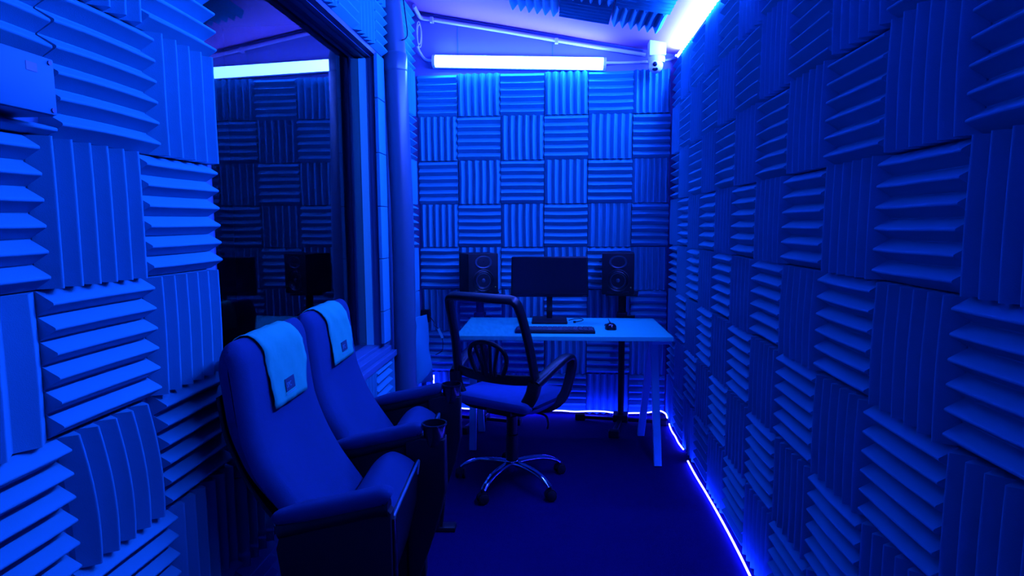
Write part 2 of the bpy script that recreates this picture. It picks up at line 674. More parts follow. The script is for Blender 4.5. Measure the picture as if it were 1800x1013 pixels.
# peeling foam panel behind the pipe
bm = bmesh.new()
rows = []
rnd = random.Random(3)
for i in range(9):
    t = i / 8
    z = .30 + .44 * t
    row = []
    for k in range(7):
        s = k / 6
        bulge = .02 * math.sin(PI * t) + .035 * max(0, t - .65) * 3 * s
        x = -.985 + .132 * s + .007 * rnd.uniform(-1, 1) - .03 * t * s
        y = 3.84 - .05 * math.sin(PI * s) - bulge + .013 * rnd.uniform(-1, 1) + .10 * s
        row.append(bm.verts.new((x, y, z + .015 * s * (t - .4))))
    rows.append(row)
for a, b in zip(rows, rows[1:]):
    for k in range(6):
        bm.faces.new((a[k], a[k + 1], b[k + 1], b[k]))
ext = bmesh.ops.extrude_face_region(bm, geom=bm.faces[:])
bmesh.ops.translate(bm, verts=[v for v in ext['geom'] if isinstance(v, bmesh.types.BMVert)], vec=(-.006, .03, 0))
o = obj('loose_wedge_foam', bm, M['foam'], None, True)
tag(o, 'crumpled blue foam panel peeling off the wall behind the pipe', 'foam panel')


# ------------------------------------------------------------------ lamps
def tube_light(name, label, p0, p1, rad, em, up, grp, gap=()):
    p0, p1, up = Vector(p0), Vector(p1), Vector(up)
    d = (p1 - p0).normalized()
    t = thing(name, label, 'light', p0, 0, grp)
    L = (p1 - p0).length
    a, b = Vector((0, 0, 0)), d * L
    bm = bmesh.new()
    sweep(bm, [a, b], rrect(rad * 1.15, rad * .35, rad * .15), up)
    bmesh.ops.translate(bm, verts=bm.verts, vec=up * -rad * .95)
    obj('housing', bm, M['white_plastic'], t)
    ring = [(rad * math.cos(k * PI / 10), rad * math.sin(k * PI / 10) - rad * .6) for k in range(11)]
    bm = bmesh.new()
    sweep(bm, [a + d * .02, b - d * .02], ring, up)
    obj('diffuser', bm, em, t)
    for k in gap:
        c = a + d * L * k[0] - up * rad * .8
        bm = bmesh.new()
        sweep(bm, [c, c - up * k[1]], rrect(.02, .012, .003), Z)
        obj('bracket', bm, M['white_plastic'], t)
    for e in (a, b - d * .02):
        bm = bmesh.new()
        sweep(bm, [e, e + d * .02], [(x * 1.06, y * 1.06) for x, y in ring], up)
        obj('end_cap', bm, M['white_plastic'], t)
    return t


tube_light('tube_light', 'long bright tube light on the back wall above the top foam row', (-.865, YB - .062, 2.464), (.312, YB - .062, 2.417),
           .038, M['led_back'], (0, -1, .0), 'tube lights', ((.2, .032), (.8, .032)))
tube_light('tube_light', 'bright tube light along the ceiling edge nearest the security camera', (.766, 2.93, 2.436), (.766, 4.10, 2.436),
           .015, M['led_side'], (-.8, 0, .6), 'tube lights')
tube_light('tube_light', 'tube light along the ceiling edge, middle of the wall opposite the window', (.757, 1.72, 2.436), (.757, 2.88, 2.436),
           .015, M['led_mid'], (-.8, 0, .6), 'tube lights')
tube_light('tube_light', 'tube light along the ceiling edge over the camera position', (.757, .50, 2.436), (.757, 1.66, 2.436),
           .015, M['led_near'], (-.8, 0, .6), 'tube lights')
tube_light('tube_light', 'tube light high on the wall behind the camera position', (-.5, YF + .03, 2.3), (.5, YF + .03, 2.3),
           .03, M['led_rear'], (0, 1, 0), 'tube lights')


def strip(label, path, r=.0048, sm=6):
    o = obj('led_strip', tube(path, r, 8, sm), M['led_strip'], None, True)
    return tag(o, label, 'light strip', 'glowing strips along the floor')


rnd = random.Random(5)


def wig(y0, y1, n, x=.735):
    return [(x + rnd.uniform(-.006, .006), y0 + (y1 - y0) * i / n, .012 + rnd.uniform(0, .006)) for i in range(n + 1)]


strip('long glowing blue strip on the carpet along the wall opposite the window', wig(.55, 3.33, 14))
strip('short glowing blue strip on the carpet just behind the trestle foot', wig(3.50, 3.93, 4) + [(.741, 3.96, .016)])
pts = [(.742, 4.04, .03), (.738, 4.09, .045), (.70, 4.135, .05)]
pts += [(.62 - .1 * i, 4.14 + rnd.uniform(-.006, .006), .032 + rnd.uniform(-.006, .012)) for i in range(13)]
pts += [(-.70, 4.145, .04), (-.78, 4.14, .075), (-.83, 4.13, .12), (-.87, 4.12, .17), (-.885, 4.12, .23), (-.884, 4.12, .285)]
strip('glowing blue strip along the foot of the back wall under the desk', pts)

# ------------------------------------------------------------------ conduits and cables up on the back wall
t = thing('conduit', 'white cable conduit running down the slope under the ceiling', 'conduit', (-.98, YB - .02, ceil_z(-.98) - .045))
bz = Vector(t.location)
pth = [(-.955, 4.05, ceil_z(-.955) - .022), (-.953, 4.15, ceil_z(-.955) - .035), (-.94, YB - .02, ceil_z(-.94) - .045), (-.85, YB - .016, ceil_z(-.85) - .043),
       (-.4, YB - .016, ceil_z(-.4) - .040), (.1, YB - .016, ceil_z(.1) - .042), (.4, YB - .016, ceil_z(.4) - .040), (.575, YB - .018, 2.474)]
obj('tube', tube([Vector(p) - bz for p in pth], .0125, 12, 6), M['conduit'], t, True)
for xx in (-.87, -.02):
    zz = ceil_z(xx) - .043
    obj('clip', nb(((xx - .012, YB - .034, zz - .022), (xx + .012, YB - .001, zz + .014)), bev=.003), M['conduit'], t).location = -bz
t = thing('supply_cable', 'white cable looping into the left end of the back tube light', 'cable', (-.99, YB - .03, 2.54))
bz = Vector(t.location)
obj('cable', tube([Vector(p) - bz for p in ((-.965, 4.17, 2.56), (-.955, 4.19, 2.53), (-.93, YB - .02, 2.492), (-.90, YB - .03, 2.474), (-.864, YB - .06, 2.464))], .009, 10, 6), M['conduit'], t, True)
t['label'] = 'white cable looping from the pipe corner into the back tube light'
t = thing('supply_cable', 'white cable from the back tube light past the security camera to the corner', 'cable', (.32, YB - .02, 2.43))
bz = Vector(t.location)
obj('cable', tube([Vector(p) - bz for p in ((.308, YB - .06, 2.418), (.36, YB - .03, 2.425), (.45, YB - .012, 2.428), (.62, YB - .012, 2.432), (.72, YB - .016, 2.437), (.757, 4.18, 2.442), (.757, 4.14, 2.438), (.757, 4.098, 2.436))], .0085, 10, 6), M['conduit'], t, True)
t = thing('cable_coil', 'pale loose cable coil hanging beside the foam high in the back corner', 'cable', (-.955, 4.18, 2.65))
for k in range(2):
    bm = bmesh.new()
    sweep(bm, [Vector((.012 * math.cos(a) + .004 * k, .012 * math.cos(a), .075 * math.sin(a) - .02 * k)) for a in [2 * PI * i / 24 for i in range(24)]], circ(.0035, 6), Vector((0, 1, 0)), closed=True)
    obj('loop', bm, M['conduit'], t, True)

# ------------------------------------------------------------------ security camera
t = thing('security_camera', 'white dome security camera on a box under the ceiling corner', 'security camera', (.625, 4.06, ceil_z(.625)))
t.rotation_euler = (0, 0, 0)
bm = nb(((-.052, -.05, -.085), (.052, .05, .006)), bev=.005)
for v in bm.verts:
    if v.co.z > -.02:
        v.co.z -= v.co.x * SLOPE
obj('mount_box', bm, M['white_plastic'], t, True)
obj('base_ring', lathe([(0, -.085), (.052, -.085), (.054, -.10), (.050, -.122), (.03, -.126), (0, -.126)], 28), M['white_plastic'], t, True)
ball = lathe([(.046 * math.sin(a), .046 * math.cos(a)) for a in [PI * i / 14 for i in range(15)]], 28)
bmesh.ops.translate(ball, verts=ball.verts, vec=(-.006, -.012, -.142))
bl = obj('ball', ball, M['white_plastic'], t, True)
d = Vector((-.25, -.95, -.22)).normalized()
q = d.to_track_quat('Z', 'Y').to_matrix().to_4x4()
for nm, off, prof, sx in (('lens', .010, [(0, .040), (.0145, .040), (.0145, .0465), (.012, .048), (0, .049)], 1.), ('sensor_window', -.0205, [(0, .034), (.0115, .034), (.0115, .0435), (0, .0445)], 1.55)):
    b = lathe(prof, 20)
    for v in b.verts:
        v.co.x *= sx
        v.co.y += off
    bmesh.ops.transform(b, matrix=Matrix.Translation((-.006, -.012, -.142)) @ q, verts=b.verts)
    obj(nm, b, M['black_gloss'], bl, True)

# ------------------------------------------------------------------ drain pipe
t = thing('drain_pipe', 'fat painted drain pipe standing floor to ceiling beside the window', 'pipe', (-.94, 3.565, 0))
bm = bmesh.new()
sweep(bm, catmull([(0, 0, 0), (0, 0, .6), (.003, 0, 1.3), (-.010, 0, 1.9), (-.018, 0, 2.26)], 5), circ(.0665, 36), Vector((0, 1, 0)))
obj('pipe', bm, M['pipe'], t, True)
obj('collar', lathe([(.0665, 2.24), (.0685, 2.243), (.070, 2.255), (.070, 2.335), (.067, 2.345), (.060, 2.348)], 36, 'z', (-.020, 0, 0)), M['pipe'], t, True)
bm = bmesh.new()
sweep(bm, [(-.020, 0, 2.34), (-.026, -.005, 2.45), (-.042, -.012, 2.62), (-.052, -.02, 2.80)], circ(.064, 30), Vector((0, 1, 0)))
obj('upper_pipe', bm, M['pipe'], t, True)
t = thing('pipe_cable', 'thin dark cable hooked down beside the upper pipe', 'cable', (-.885, 3.585, 2.4))
obj('cable', tube([(-.03, -.06, .38), (-.01, -.055, .25), (.004, -.05, .12), (.010, -.05, .05), (.004, -.06, .02), (-.02, -.069, .005)], .004, 8, 8), M['cable'], t, True)

# junction box on the window wall
t = thing('junction_box', 'blue metal junction box with a small label set into the wall foam', 'junction box', (XL, 1.03, 1.617))
b = nb(((0, -.10, -.062), (.082, .060, .044)), bev=.004)
obj('body', b, M['steel'], t, True)
obj('lid', nb(((.082, -.098, -.060), (.087, .058, .042)), bev=.002), M['steel'], t, True)
obj('label_plate', nb(((.087, -.003, .010), (.0878, .020, .026)), bev=.0003), M['trim'], t)
for yy in (-.088, .048):
    for zz in (-.052, .034):
        obj('screw', cyl(.0042, .086, .0895, 12, 'x', (0, yy, zz)), M['dark_trim'], t)

# ------------------------------------------------------------------ cinema seats
PHI = math.radians(3.5)
SEAT_O = Vector((-.447, 1.48, 0))
PITCH_V = .515


def to_world(u, v):
    return SEAT_O + Vector((math.cos(PHI) * u - math.sin(PHI) * v, math.sin(PHI) * u + math.cos(PHI) * v, 0))


FRONT = [(-.128, .40), (-.190, .494), (-.230, .553), (-.270, .61), (-.316, .691), (-.346, .775), (-.357, .84), (-.364, .90), (-.371, .965)]
REAR = [(-.205, .42), (-.262, .494), (-.319, .572), (-.344, .608), (-.378, .662), (-.406, .725), (-.432, .80), (-.443, .88), (-.452, .965)]
front = [tuple(p[:2]) for p in catmull([(a, b, 0) for a, b in FRONT], 4)]
rear_ = [tuple(p[:2]) for p in catmull([(a, b, 0) for a, b in REAR], 4)]


def back_loop():
    f, rear = front, rear_
    a, b = Vector((*f[-1], 0)), Vector((*rear[-1], 0))
    mid = (a + b) / 2
    cap = [(mid.x + (a.x - b.x) / 2 * math.cos(t), mid.y + .078 * math.sin(t)) for t in [PI * k / 12 for k in range(1, 12)]]
    return f, cap, rear


bf, bcap, brear = back_loop()
LOOP = bf + bcap + list(reversed(brear))


def cinema_seat(v0, label, far_arm_cup, near_arm):
    """v0: row coordinate of the seat's middle; the local frame has x forward, y along the row."""
    t = thing('cinema_seat', label, 'cinema seat', to_world(0, v0), PHI, 'cinema seats under the window')
    hw = PITCH_V / 2
    nf = len(bf)
    wid = []
    for (pu, pz) in LOOP:
        k = (pz - .36) / .66
        wid.append(.895 + .105 * min(1, max(0, (pz - .56) / .14)))
    b = pillow(LOOP, .246, .040, 6, 0., wid)
    for v in b.verts:       # shallow dish between the side bolsters on the front face
        if v.co.z < .93:
            zf = min(range(len(front)), key=lambda i: abs(front[i][1] - v.co.z))
            if v.co.x > (front[zf][0] + rear_[zf][0]) / 2 + .015:
                v.co.x -= .014 * max(0, 1 - (v.co.y / .17) ** 2) * min(1, (.93 - v.co.z) * 6)
    bo = obj('backrest', b, M['velvet'], t, True)
    # shell behind
    sh = [(p[0] - .004, p[1] - .002) for p in brear[:-3]]
    nr = [(p[0] - .016, p[1] - .008) for p in brear[:-3]]
    obj('back_shell', pillow(sh + list(reversed(nr)), .222, .004, 2), M['black'], t, True)
    # tipped-up seat cushion
    cush = [(-.008, .540), (-.028, .558), (-.058, .575), (-.088, .583), (-.118, .573), (-.150, .545), (-.178, .50), (-.186, .45), (-.165, .36),
            (-.125, .285), (-.09, .27), (-.06, .30), (-.036, .42)]
    cl = [tuple(p[:2]) for p in catmull([(a, c, 0) for a, c in cush + [cush[0]]], 3)][:-1]
    so = obj('seat_cushion', pillow(cl, .222, .03, 4), M['velvet'], t, True)
    pan = [(-.002, .545), (-.012, .545), (-.044, .42), (-.064, .30), (-.088, .262), (-.075, .235), (-.045, .262), (-.012, .40)]
    obj('seat_pan', pillow(pan, .224, .006, 2), M['black'], t, True)
    e = obj('seat_edge', band([(-.006, -.206, .460), (-.002, -.208, .53), (-.001, -.198, .547), (-.001, 0, .549), (-.001, .198, .547), (-.002, .208, .53), (-.006, .206, .50)], .010, .010, 5, Vector((1, 0, 0))), M['edge'], t, True)
    e['label'] = 'paler shiny edge of the tipped-up seat'
    sides = [hw] if not near_arm else [-hw, hw]
    for s in sides:
        cup = (s > 0)
        # arm tilts up to the front
        ar = obj('armrest', band([(-.29, s, .545), (-.22, s, .562), (-.12, s, .585), (-.03, s, .606), (.004, s, .608)], .050, .05, 5), M['black'], t, True)
        pad = []
        L = [(-.305, .572, .35), (-.290, .580, .75), (-.22, .597, 1.), (-.12, .618, 1.), (-.05, .634, 1.), (-.01, .642, 1.), (.004, .634, .82)]
        bm = bmesh.new()
        P3 = catmull([(a, s, c) for a, c, _ in L], 5)
        kk = []
        for i in range(len(P3)):
            x = i / (len(P3) - 1) * (len(L) - 1)
            q = min(int(x), len(L) - 2)
            kk.append(L[q][2] + (L[q + 1][2] - L[q][2]) * (x - q))
        sweep(bm, P3, rrect(.029, .023, .019, 4), Z, kk)
        obj('arm_pad', bm, M['velvet'], ar, True)
        prof = [(-.27, 0.02), (-.27, .30), (-.295, .50), (-.285, .535), (-.15, .575), (.0, .612), (.012, .60), (.012, .12), (.0, .02)]
        pp = obj('side_panel', pillow(prof, .021, .006, 2), M['black_matte'], t, True)
        pp.location = (0, s, 0)
        pp = obj('foot', nb(((-.33, -.03, 0), (.058, .03, .022)), bev=.006), M['black'], t, True)
        pp.location = (0, s, 0)
        if s < 0:
            obj('front_edge', band([(.014, s, .10), (.016, s, .35), (.015, s, .58)], .020, .012, 4, X), M['black_gloss'], t, True)
        if cup:
            obj('cup_holder', lathe([(.0, .60), (.034, .60), (.037, .61), (.040, .668), (.044, .671), (.044, .677), (.039, .677), (.036, .625), (0, .625)], 28, 'z', (.049, s, -.013)), M['black_gloss'], t, True)
            po = [(-.05, .02), (-.05, .60), (.0, .618), (.088, .612), (.090, .43), (.066, .33), (.030, .22), (-.005, .12), (-.012, .02)]
            pp = obj('front_post', pillow(po, .031, .008, 3), M['black'], t, True)
            pp.location = (0, s, 0)
    for zc in (.22,):
        obj('hinge_bar', cyl(.014, -hw + .034, hw - .034, 16, 'y', (-.11, 0, zc)), M['black'], t, True)
    return t


cinema_seat(PITCH_V * .5, 'near blue velour cinema seat, tipped up, closest to the camera', True, True)
cinema_seat(PITCH_V * 1.5, 'far blue velour cinema seat, tipped up, beside the pipe', True, False)


def loop_point(s):
    """Point and outward normal on the path of the headrest cover: s = 0 at the front hem, grows up and over."""
    path = []
    for i, p in enumerate(LOOP):
        path.append(p)
    nr = normals2(LOOP)
    st = [i for i, p in enumerate(bf)][0]
    # walk from z = hem up
    acc, prev = 0, None
    for i in range(len(LOOP)):
        p = LOOP[i]
        if p[1] < HEM and i < len(bf):
            continue
        if prev is not None:
            d = math.hypot(p[0] - LOOP[prev][0], p[1] - LOOP[prev][1])
            if acc + d >= s:
                k = (s - acc) / d
                q = (LOOP[prev][0] * (1 - k) + p[0] * k, LOOP[prev][1] * (1 - k) + p[1] * k)
                n = (nr[prev][0] * (1 - k) + nr[i][0] * k, nr[prev][1] * (1 - k) + nr[i][1] * k)
                return q, n
            acc += d
        prev = i
    return LOOP[prev], nr[prev]


HEM = .800


def lerp(tab, x):
    for (a, p), (b, q) in zip(tab, tab[1:]):
        if x <= b:
            return p + (q - p) * max(0, (x - a) / (b - a))
    return tab[-1][1]


def headrest_cover(v0, label, ctr, wid, logo, droop, seed):
    rn = random.Random(seed)
    t = thing('headrest_cover', label, 'headrest cover', to_world(0, v0), PHI, 'pale covers over the seat backs')
    bm = bmesh.new()
    NS, NV, LEN = 26, 12, .37
    rows = []
    for i in range(NS + 1):
        row = []
        for k in range(NV + 1):
            f = k / NV - .5
            s = LEN * i / NS
            s0 = s + (1 - i / NS) ** 2 * (-droop * f * 2 + .012)
            (pu, pz), (nu, nz) = loop_point(max(0, s0))
            wv = lerp(wid, s)
            off = .0035 + .0025 * (1 + math.sin(f * 17 + s * 40 + seed)) * .5 + .0018 * rn.random()
            row.append(bm.verts.new((pu + nu * off, lerp(ctr, s) + f * wv + .002 * rn.uniform(-1, 1), pz + nz * off)))
        rows.append(row)
    for a, b in zip(rows, rows[1:]):
        for k in range(NV):
            bm.faces.new((a[k], a[k + 1], b[k + 1], b[k]))
    o = obj('cloth', bm, M['cloth'], t, True)
    sol = o.modifiers.new('thickness', 'SOLIDIFY')
    sol.thickness = .0018
    sol.offset = 1
    # logo patch near the hem
    (p0, n0), (p1, _) = loop_point(.045), loop_point(.081)
    up = Vector((p1[0] - p0[0], 0, p1[1] - p0[1])).normalized()
    nn = Vector((n0[0], 0, n0[1])).normalized()
    right = up.cross(nn)
    mid = Vector(((p0[0] + p1[0]) / 2, logo, (p0[1] + p1[1]) / 2)) + nn * .0100
    mw = Matrix((( right.x, up.x, nn.x, mid.x), (right.y, up.y, nn.y, mid.y), (right.z, up.z, nn.z, mid.z), (0, 0, 0, 1)))
    b = nb(((-.034, -.019, -.0012), (.034, .019, .0006)), bev=.0004)
    bmesh.ops.transform(b, matrix=mw, verts=b.verts)
    pt = obj('logo_patch', b, M['patch'], t)
    pt['label'] = 'small dark logo patch'
    for body, size, dy, dx, mm in (('SPC', .021, -.008, -.028, M['patch_print']), ('www.spcinema', .007, -.031, -.034, M['patch_print'])):
        if body != 'SPC':
            b = nb(((-.036, -.0285, -.0006), (.036, -.0262, .0002)))
            bmesh.ops.transform(b, matrix=mw, verts=b.verts)
            obj('printed_line', b, mm, pt)
            continue
        cu = bpy.data.curves.new('txt', 'FONT')
        cu.body = body
        cu.size = size
        cu.extrude = .0002
        to = bpy.data.objects.new('txt', cu)
        COL.objects.link(to)
        bpy.context.view_layer.update()
        me = bpy.data.meshes.new_from_object(to.evaluated_get(bpy.context.evaluated_depsgraph_get()))
        bpy.data.objects.remove(to)
        b = bmesh.new()
        b.from_mesh(me)
        bmesh.ops.translate(b, verts=b.verts, vec=(dx, dy, .0011))
        bmesh.ops.transform(b, matrix=mw, verts=b.verts)
        obj('lettering', b, mm, pt)
    return t


headrest_cover(PITCH_V * .5, 'pale headrest cover with dark logo on the near cinema seat', ((0, .018), (.1, .027), (.18, .02), (.27, -.04), (.37, -.05)),
               ((0, .245), (.1, .285), (.18, .285), (.27, .240), (.37, .225)), .010, .004, 1)
headrest_cover(PITCH_V * 1.5, 'pale headrest cover with dark logo on the far cinema seat', ((0, .045), (.1, .05), (.18, .03), (.27, -.045), (.37, -.05)),
               ((0, .255), (.1, .262), (.18, .25), (.27, .23), (.37, .22)), .055, .002, 2)

# ------------------------------------------------------------------ desk
DR = math.radians(.8)
t = thing('desk', 'pale trestle desk with thin top and steel A legs against the back', 'desk', (.022, 3.515, 0), DR)
obj('desk_top', nb(((-.585, -.325, .724), (.585, .325, .748)), bev=.002), M['desk'], t)


def trestle(px, apex, front, rear):
    tr = bpy.data.objects.new('trestle', None)
    COL.objects.link(tr)
    tr.parent = t
    L = t.location
    ci, si = math.cos(-DR), math.sin(-DR)

    def lc(p):
        x, y = p[0] - L.x, p[1] - L.y
        return Vector((x * ci - y * si, x * si + y * ci, p[2]))
    ring = rrect(.021, .014, .003, 2)
    for ft in (front, rear):
        a = lc((apex[0], apex[1] + (-.018 if ft is front else .018), .705))
        bm = bmesh.new()
        sweep(bm, [a, lc((ft[0], ft[1], 0.0))], ring, Vector((0, 1, 0)))
        obj('leg', bm, M['desk_leg'], tr, False)
    c = lc((apex[0], apex[1], .70))
    obj('top_bracket', nb(((c.x - .055, c.y - .26, .700), (c.x + .055, c.y + .26, .724)), ((c.x + .035, c.y - .10, .672), (c.x + .040, c.y - .03, .70)), bev=.002), M['desk_leg'], tr)


trestle(.5, (.552, 3.50), (.556, 3.285), (.528, 3.775))
trestle(-.5, (-.505, 3.52), (-.512, 3.46), (-.500, 3.79))

# monitor
t = thing('monitor', 'black flat desktop monitor on a square stand in mid desk', 'monitor', (-.056, 3.70, .748), math.radians(1.5))
obj('stand_base', nb(((-.108, -.115, 0), (.108, .115, .014)), bev=.004), M['black_matte'], t, True)
nk = obj('neck', nb(((-.018, .03, .012), (.018, .05, .235)), bev=.006), M['screen'], t, True)
obj('neck_joint', cyl(.012, -.03, .03, 16, 'x', (0, .03, .205)), M['black_gloss'], nk, True)
sb = obj('screen_housing', nb(((-.238, -.004, .152), (.238, .034, .402)), bev=.006), M['black'], t, True)
for v in sb.data.vertices:
    v.co.x *= 1 + (.277 - v.co.z) * .10
obj('screen', nb(((-.226, -.0055, .178), (.226, -.0035, .394))), M['screen'], sb)
obj('chin', nb(((-.236, -.007, .153), (.236, -.003, .174)), bev=.001), M['black_gloss'], sb)
obj('power_light', nb(((.205, -.0082, .160), (.23, -.0068, .163))), M['cone'], sb)

# keyboard
t = thing('keyboard', 'low black keyboard lying before the monitor', 'keyboard', (-.02, 3.335, .748), math.radians(.5))
obj('case', nb(((-.222, -.066, 0), (.222, .066, .016)), bev=.004), M['black'], t, True)
for r in range(5):
    n = 15 if r else 16
    for k in range(n):
        x0 = -.213 + .426 / n * k
        if r == 0 and 4 <= k <= 9:
            if k == 4:
                obj('space_bar', nb(((x0 + .001, -.058, .015), (x0 + .426 / n * 6 - .001, -.037, .021)), bev=.001), M['keys'], t)
            continue
        obj('key', nb(((x0 + .0012, -.058 + .0235 * r, .015), (x0 + .426 / n - .0012, -.037 + .0235 * r, .021)), bev=.001), M['keys'], t)

# mouse
t = thing('mouse', 'round black computer mouse on the desk beside the keyboard', 'mouse', (.300, 3.44, .748), 0)
bm = bmesh.new()
rows = []
for i in range(13):
    a = PI * i / 12
    yy = -.053 * math.cos(a)
    wd = .034 * math.sin(a) ** .55
    ht = .036 * math.sin(a) ** .6 * (1 + .12 * math.cos(a))
    if i in (0, 12):
        rows.append([bm.verts.new((0, yy, .004))])
    else:
        rows.append([bm.verts.new((wd * math.cos(b), yy, max(.0, ht * math.sin(b) ** .8))) for b in [PI * k / 10 for k in range(11)]])
for A, B in zip(rows, rows[1:]):
    if len(A) == 1:
        [bm.faces.new((A[0], B[k], B[k + 1])) for k in range(10)]
        bm.faces.new((A[0], B[10], B[0]))
    elif len(B) == 1:
        [bm.faces.new((A[k], A[k + 1], B[0])) for k in range(10)]
        bm.faces.new((A[10], A[0], B[0]))
    else:
        [bm.faces.new((A[k], A[k + 1], B[k + 1], B[k])) for k in range(10)]
        bm.faces.new((A[10], A[0], B[0], B[10]))
obj('shell', bm, M['black_gloss'], t, True)
obj('scroll_wheel', cyl(.009, -.0035, .0035, 16, 'x', (0, .022, .030)), M['cone'], t, True)
obj('mouse_cable', tube([(0, .052, .008), (-.012, .085, .004), (-.025, .10, .004), (-.022, .13, .004), (.0, .155, .004), (.012, .22, .004), (.014, .345, .004)], .0022, 6, 6), M['cable'], t, True)
t = thing('desk_cable', 'thin black cable looped on the desk behind the mouse', 'cable', (.10, 3.66, .748))
obj('cord', tube([(-.035, .06, .003), (.0, .12, .003), (.035, .14, .003), (.055, .10, .003), (.045, .05, .003), (.015, .015, .003), (.0, .0, .004)], .0025, 6, 8), M['cable'], t, True)
obj('plug', nb(((-.009, -.02, 0), (.007, .004, .01)), bev=.002), M['black'], t)


# ------------------------------------------------------------------ speakers and stands
def speaker(loc, rz, label):
    t = thing('studio_speaker', label, 'speaker', loc, rz, 'studio monitor speakers')
    W, D, H = .103, .11, .268
    obj('cabinet', nb(((-W, -D, 0), (W, D, H)), bev=.006), M['black_matte'], t, True)
    f = -D
    wo = obj('woofer', lathe([(.074, f + .004), (.074, f - .004), (.068, f - .006), (.062, f - .001), (.056, f - .004), (.050, f + .001), (.018, f + .016), (0, f + .017)], 32, 'y', (0, 0, .092)), M['black'], t, True)
    obj('cone', lathe([(.050, f + .0005), (.047, f - .001), (.02, f + .013), (0, f + .014)], 32, 'y', (0, 0, .092)), M['cone'], wo, True)
    obj('dust_cap', lathe([(.021, f + .010), (.018, f + .003), (.010, f - .002), (0, f - .004)], 24, 'y', (0, 0, .092)), M['cone'], wo, True)
    tw = lathe([(.058, f + .003), (.058, f - .003), (.054, f - .004), (.016, f + .012), (0, f + .012)], 32, 'y', (0, 0, .212))
    for v in tw.verts:
        v.co.z = .212 + (v.co.z - .212) * .72
    two = obj('tweeter_guide', tw, M['cone'], t, True)
    obj('tweeter_dome', lathe([(.014, f + .011), (.011, f + .003), (0, f - .001)], 20, 'y', (0, 0, .216)), M['black_gloss'], two, True)
    obj('port_slot', nb(((-.07, f - .0012, .010), (.07, f + .004, .022)), bev=.001), M['black_gloss'], t)
    obj('indicator', nb(((.078, f - .0022, .045), (.085, f + .002, .052)), bev=.001), M['pin'], t)
    return t


def stand(loc, rz, label, bar=(-.275, .275), front=.30, ht=.893):
    t = thing('speaker_stand', label, 'speaker stand', loc, rz, 'speaker stands')
    obj('plate', nb(((-.105, -.105, ht - .012), (.105, .105, ht)), bev=.003), M['black'], t)
    obj('lower_pole', cyl(.021, .02, .70, 20), M['black_matte'], t, True)
    obj('upper_pole', cyl(.026, .66, ht - .01, 20), M['black_matte'], t, True)
    obj('clamp', nb(((-.034, -.034, .70), (.034, .034, .76)), ((.03, -.012, .715), (.085, .012, .742)), bev=.005), M['black'], t)
    obj('hub', nb(((-.05, -.05, .012), (.05, .05, .062)), bev=.005), M['black'], t)
    for nm, p in (('foot_bar', ((bar[0], 0), (bar[1], 0))), ('foot_bar', ((0, 0), (-.03, -front)))):
        (ax, ay), (bx, by) = p
        bm = bmesh.new()
        sweep(bm, [(ax, ay, .022), (bx, by, .022)], rrect(.016, .011, .003, 2), Z)
        fb = obj(nm, bm, M['black'], t)
        for (ex, ey) in ((ax, ay), (bx, by)):
            if (ex, ey) != (0, 0):
                obj('rubber_foot', nb(((ex - .034, ey - .026, 0), (ex + .034, ey + .026, .044)), bev=.006), M['black_matte'], fb)
    return t


stand((.425, 4.025, 0), math.radians(-8), 'black speaker stand with block feet in the corner behind the desk')
speaker((.393, 4.000, .893), math.radians(-6), 'black speaker nearer the desk corner, face dark, on its stand')
stand((-.53, 3.985, 0), math.radians(-12), 'black speaker stand behind the office chair near the pipe', bar=(-.23, .25), front=.26)
speaker((-.535, 3.968, .893), math.radians(25), 'black speaker nearer the pipe, turned towards the chair, cone catching light')

# ------------------------------------------------------------------ office chair
CA = math.radians(28)
t = thing('office_chair', 'black mesh-back office chair on a chrome five-star base before the desk', 'office chair', (-.24, 3.02, 0), -CA)
bs = obj('base_hub', lathe([(.0, .062), (.030, .062), (.036, .075), (.038, .105), (.032, .128), (0, .128)], 24), M['chrome'], t, True)
for k in range(5):
    a = math.radians(-116 + 72 * k) + CA
    d = Vector((math.cos(a), math.sin(a), 0))
    e = d * .283
    pth = [d * .02 + Vector((0, 0, .108)), d * .10 + Vector((0, 0, .112)), d * .19 + Vector((0, 0, .104)), d * .25 + Vector((0, 0, .082)), d * .278 + Vector((0, 0, .062))]
    b = band(pth, .038, .022, 6, Z, [1.15, 1.05, .95, .85, .75])
    leg = obj('base_leg', b, M['chrome'], t, True)
    ca = a + (.9, -.5, 1.6, 2.6, .2)[k]
    ax = Vector((math.cos(ca), math.sin(ca), 0))
    bb = []
    for s in (-1, 1):
        b = lathe([(0, -.009), (.021, -.009), (.026, -.005), (.026, .005), (.021, .009), (0, .009)], 20, 'x')
        bmesh.ops.transform(b, matrix=Matrix.Translation(e + Vector((0, 0, .026)) + ax * s * .017) @ Matrix.Rotation(ca, 4, 'Z'), verts=b.verts)
        bb.append(b)
    hood = lathe([(0, -.012), (.028, -.012), (.029, .012), (0, .012)], 16, 'x')
    for v in hood.verts:
        v.co.z = max(v.co.z, .002)
    bmesh.ops.transform(hood, matrix=Matrix.Translation(e + Vector((0, 0, .028))) @ Matrix.Rotation(ca, 4, 'Z'), verts=hood.verts)
    obj('caster', join(*bb, hood, cyl(.007, .04, .066, 10, 'z', (e.x, e.y, 0))), M['black_matte'], leg, True)
obj('column', lathe([(.033, .12), (.033, .26), (.028, .265), (.028, .36), (.022, .365), (.022, .41)], 24), M['black'], t, True)
obj('mechanism', nb(((-.075, -.13, .395), (.075, .10, .438)), bev=.01), M['black'], t, True)
obj('tilt_lever', tube([(.07, .0, .405), (.14, .015, .395), (.19, .02, .385), (.205, .02, .35), (.20, .02, .32)], .006, 8, 5), M['black'], t, True)
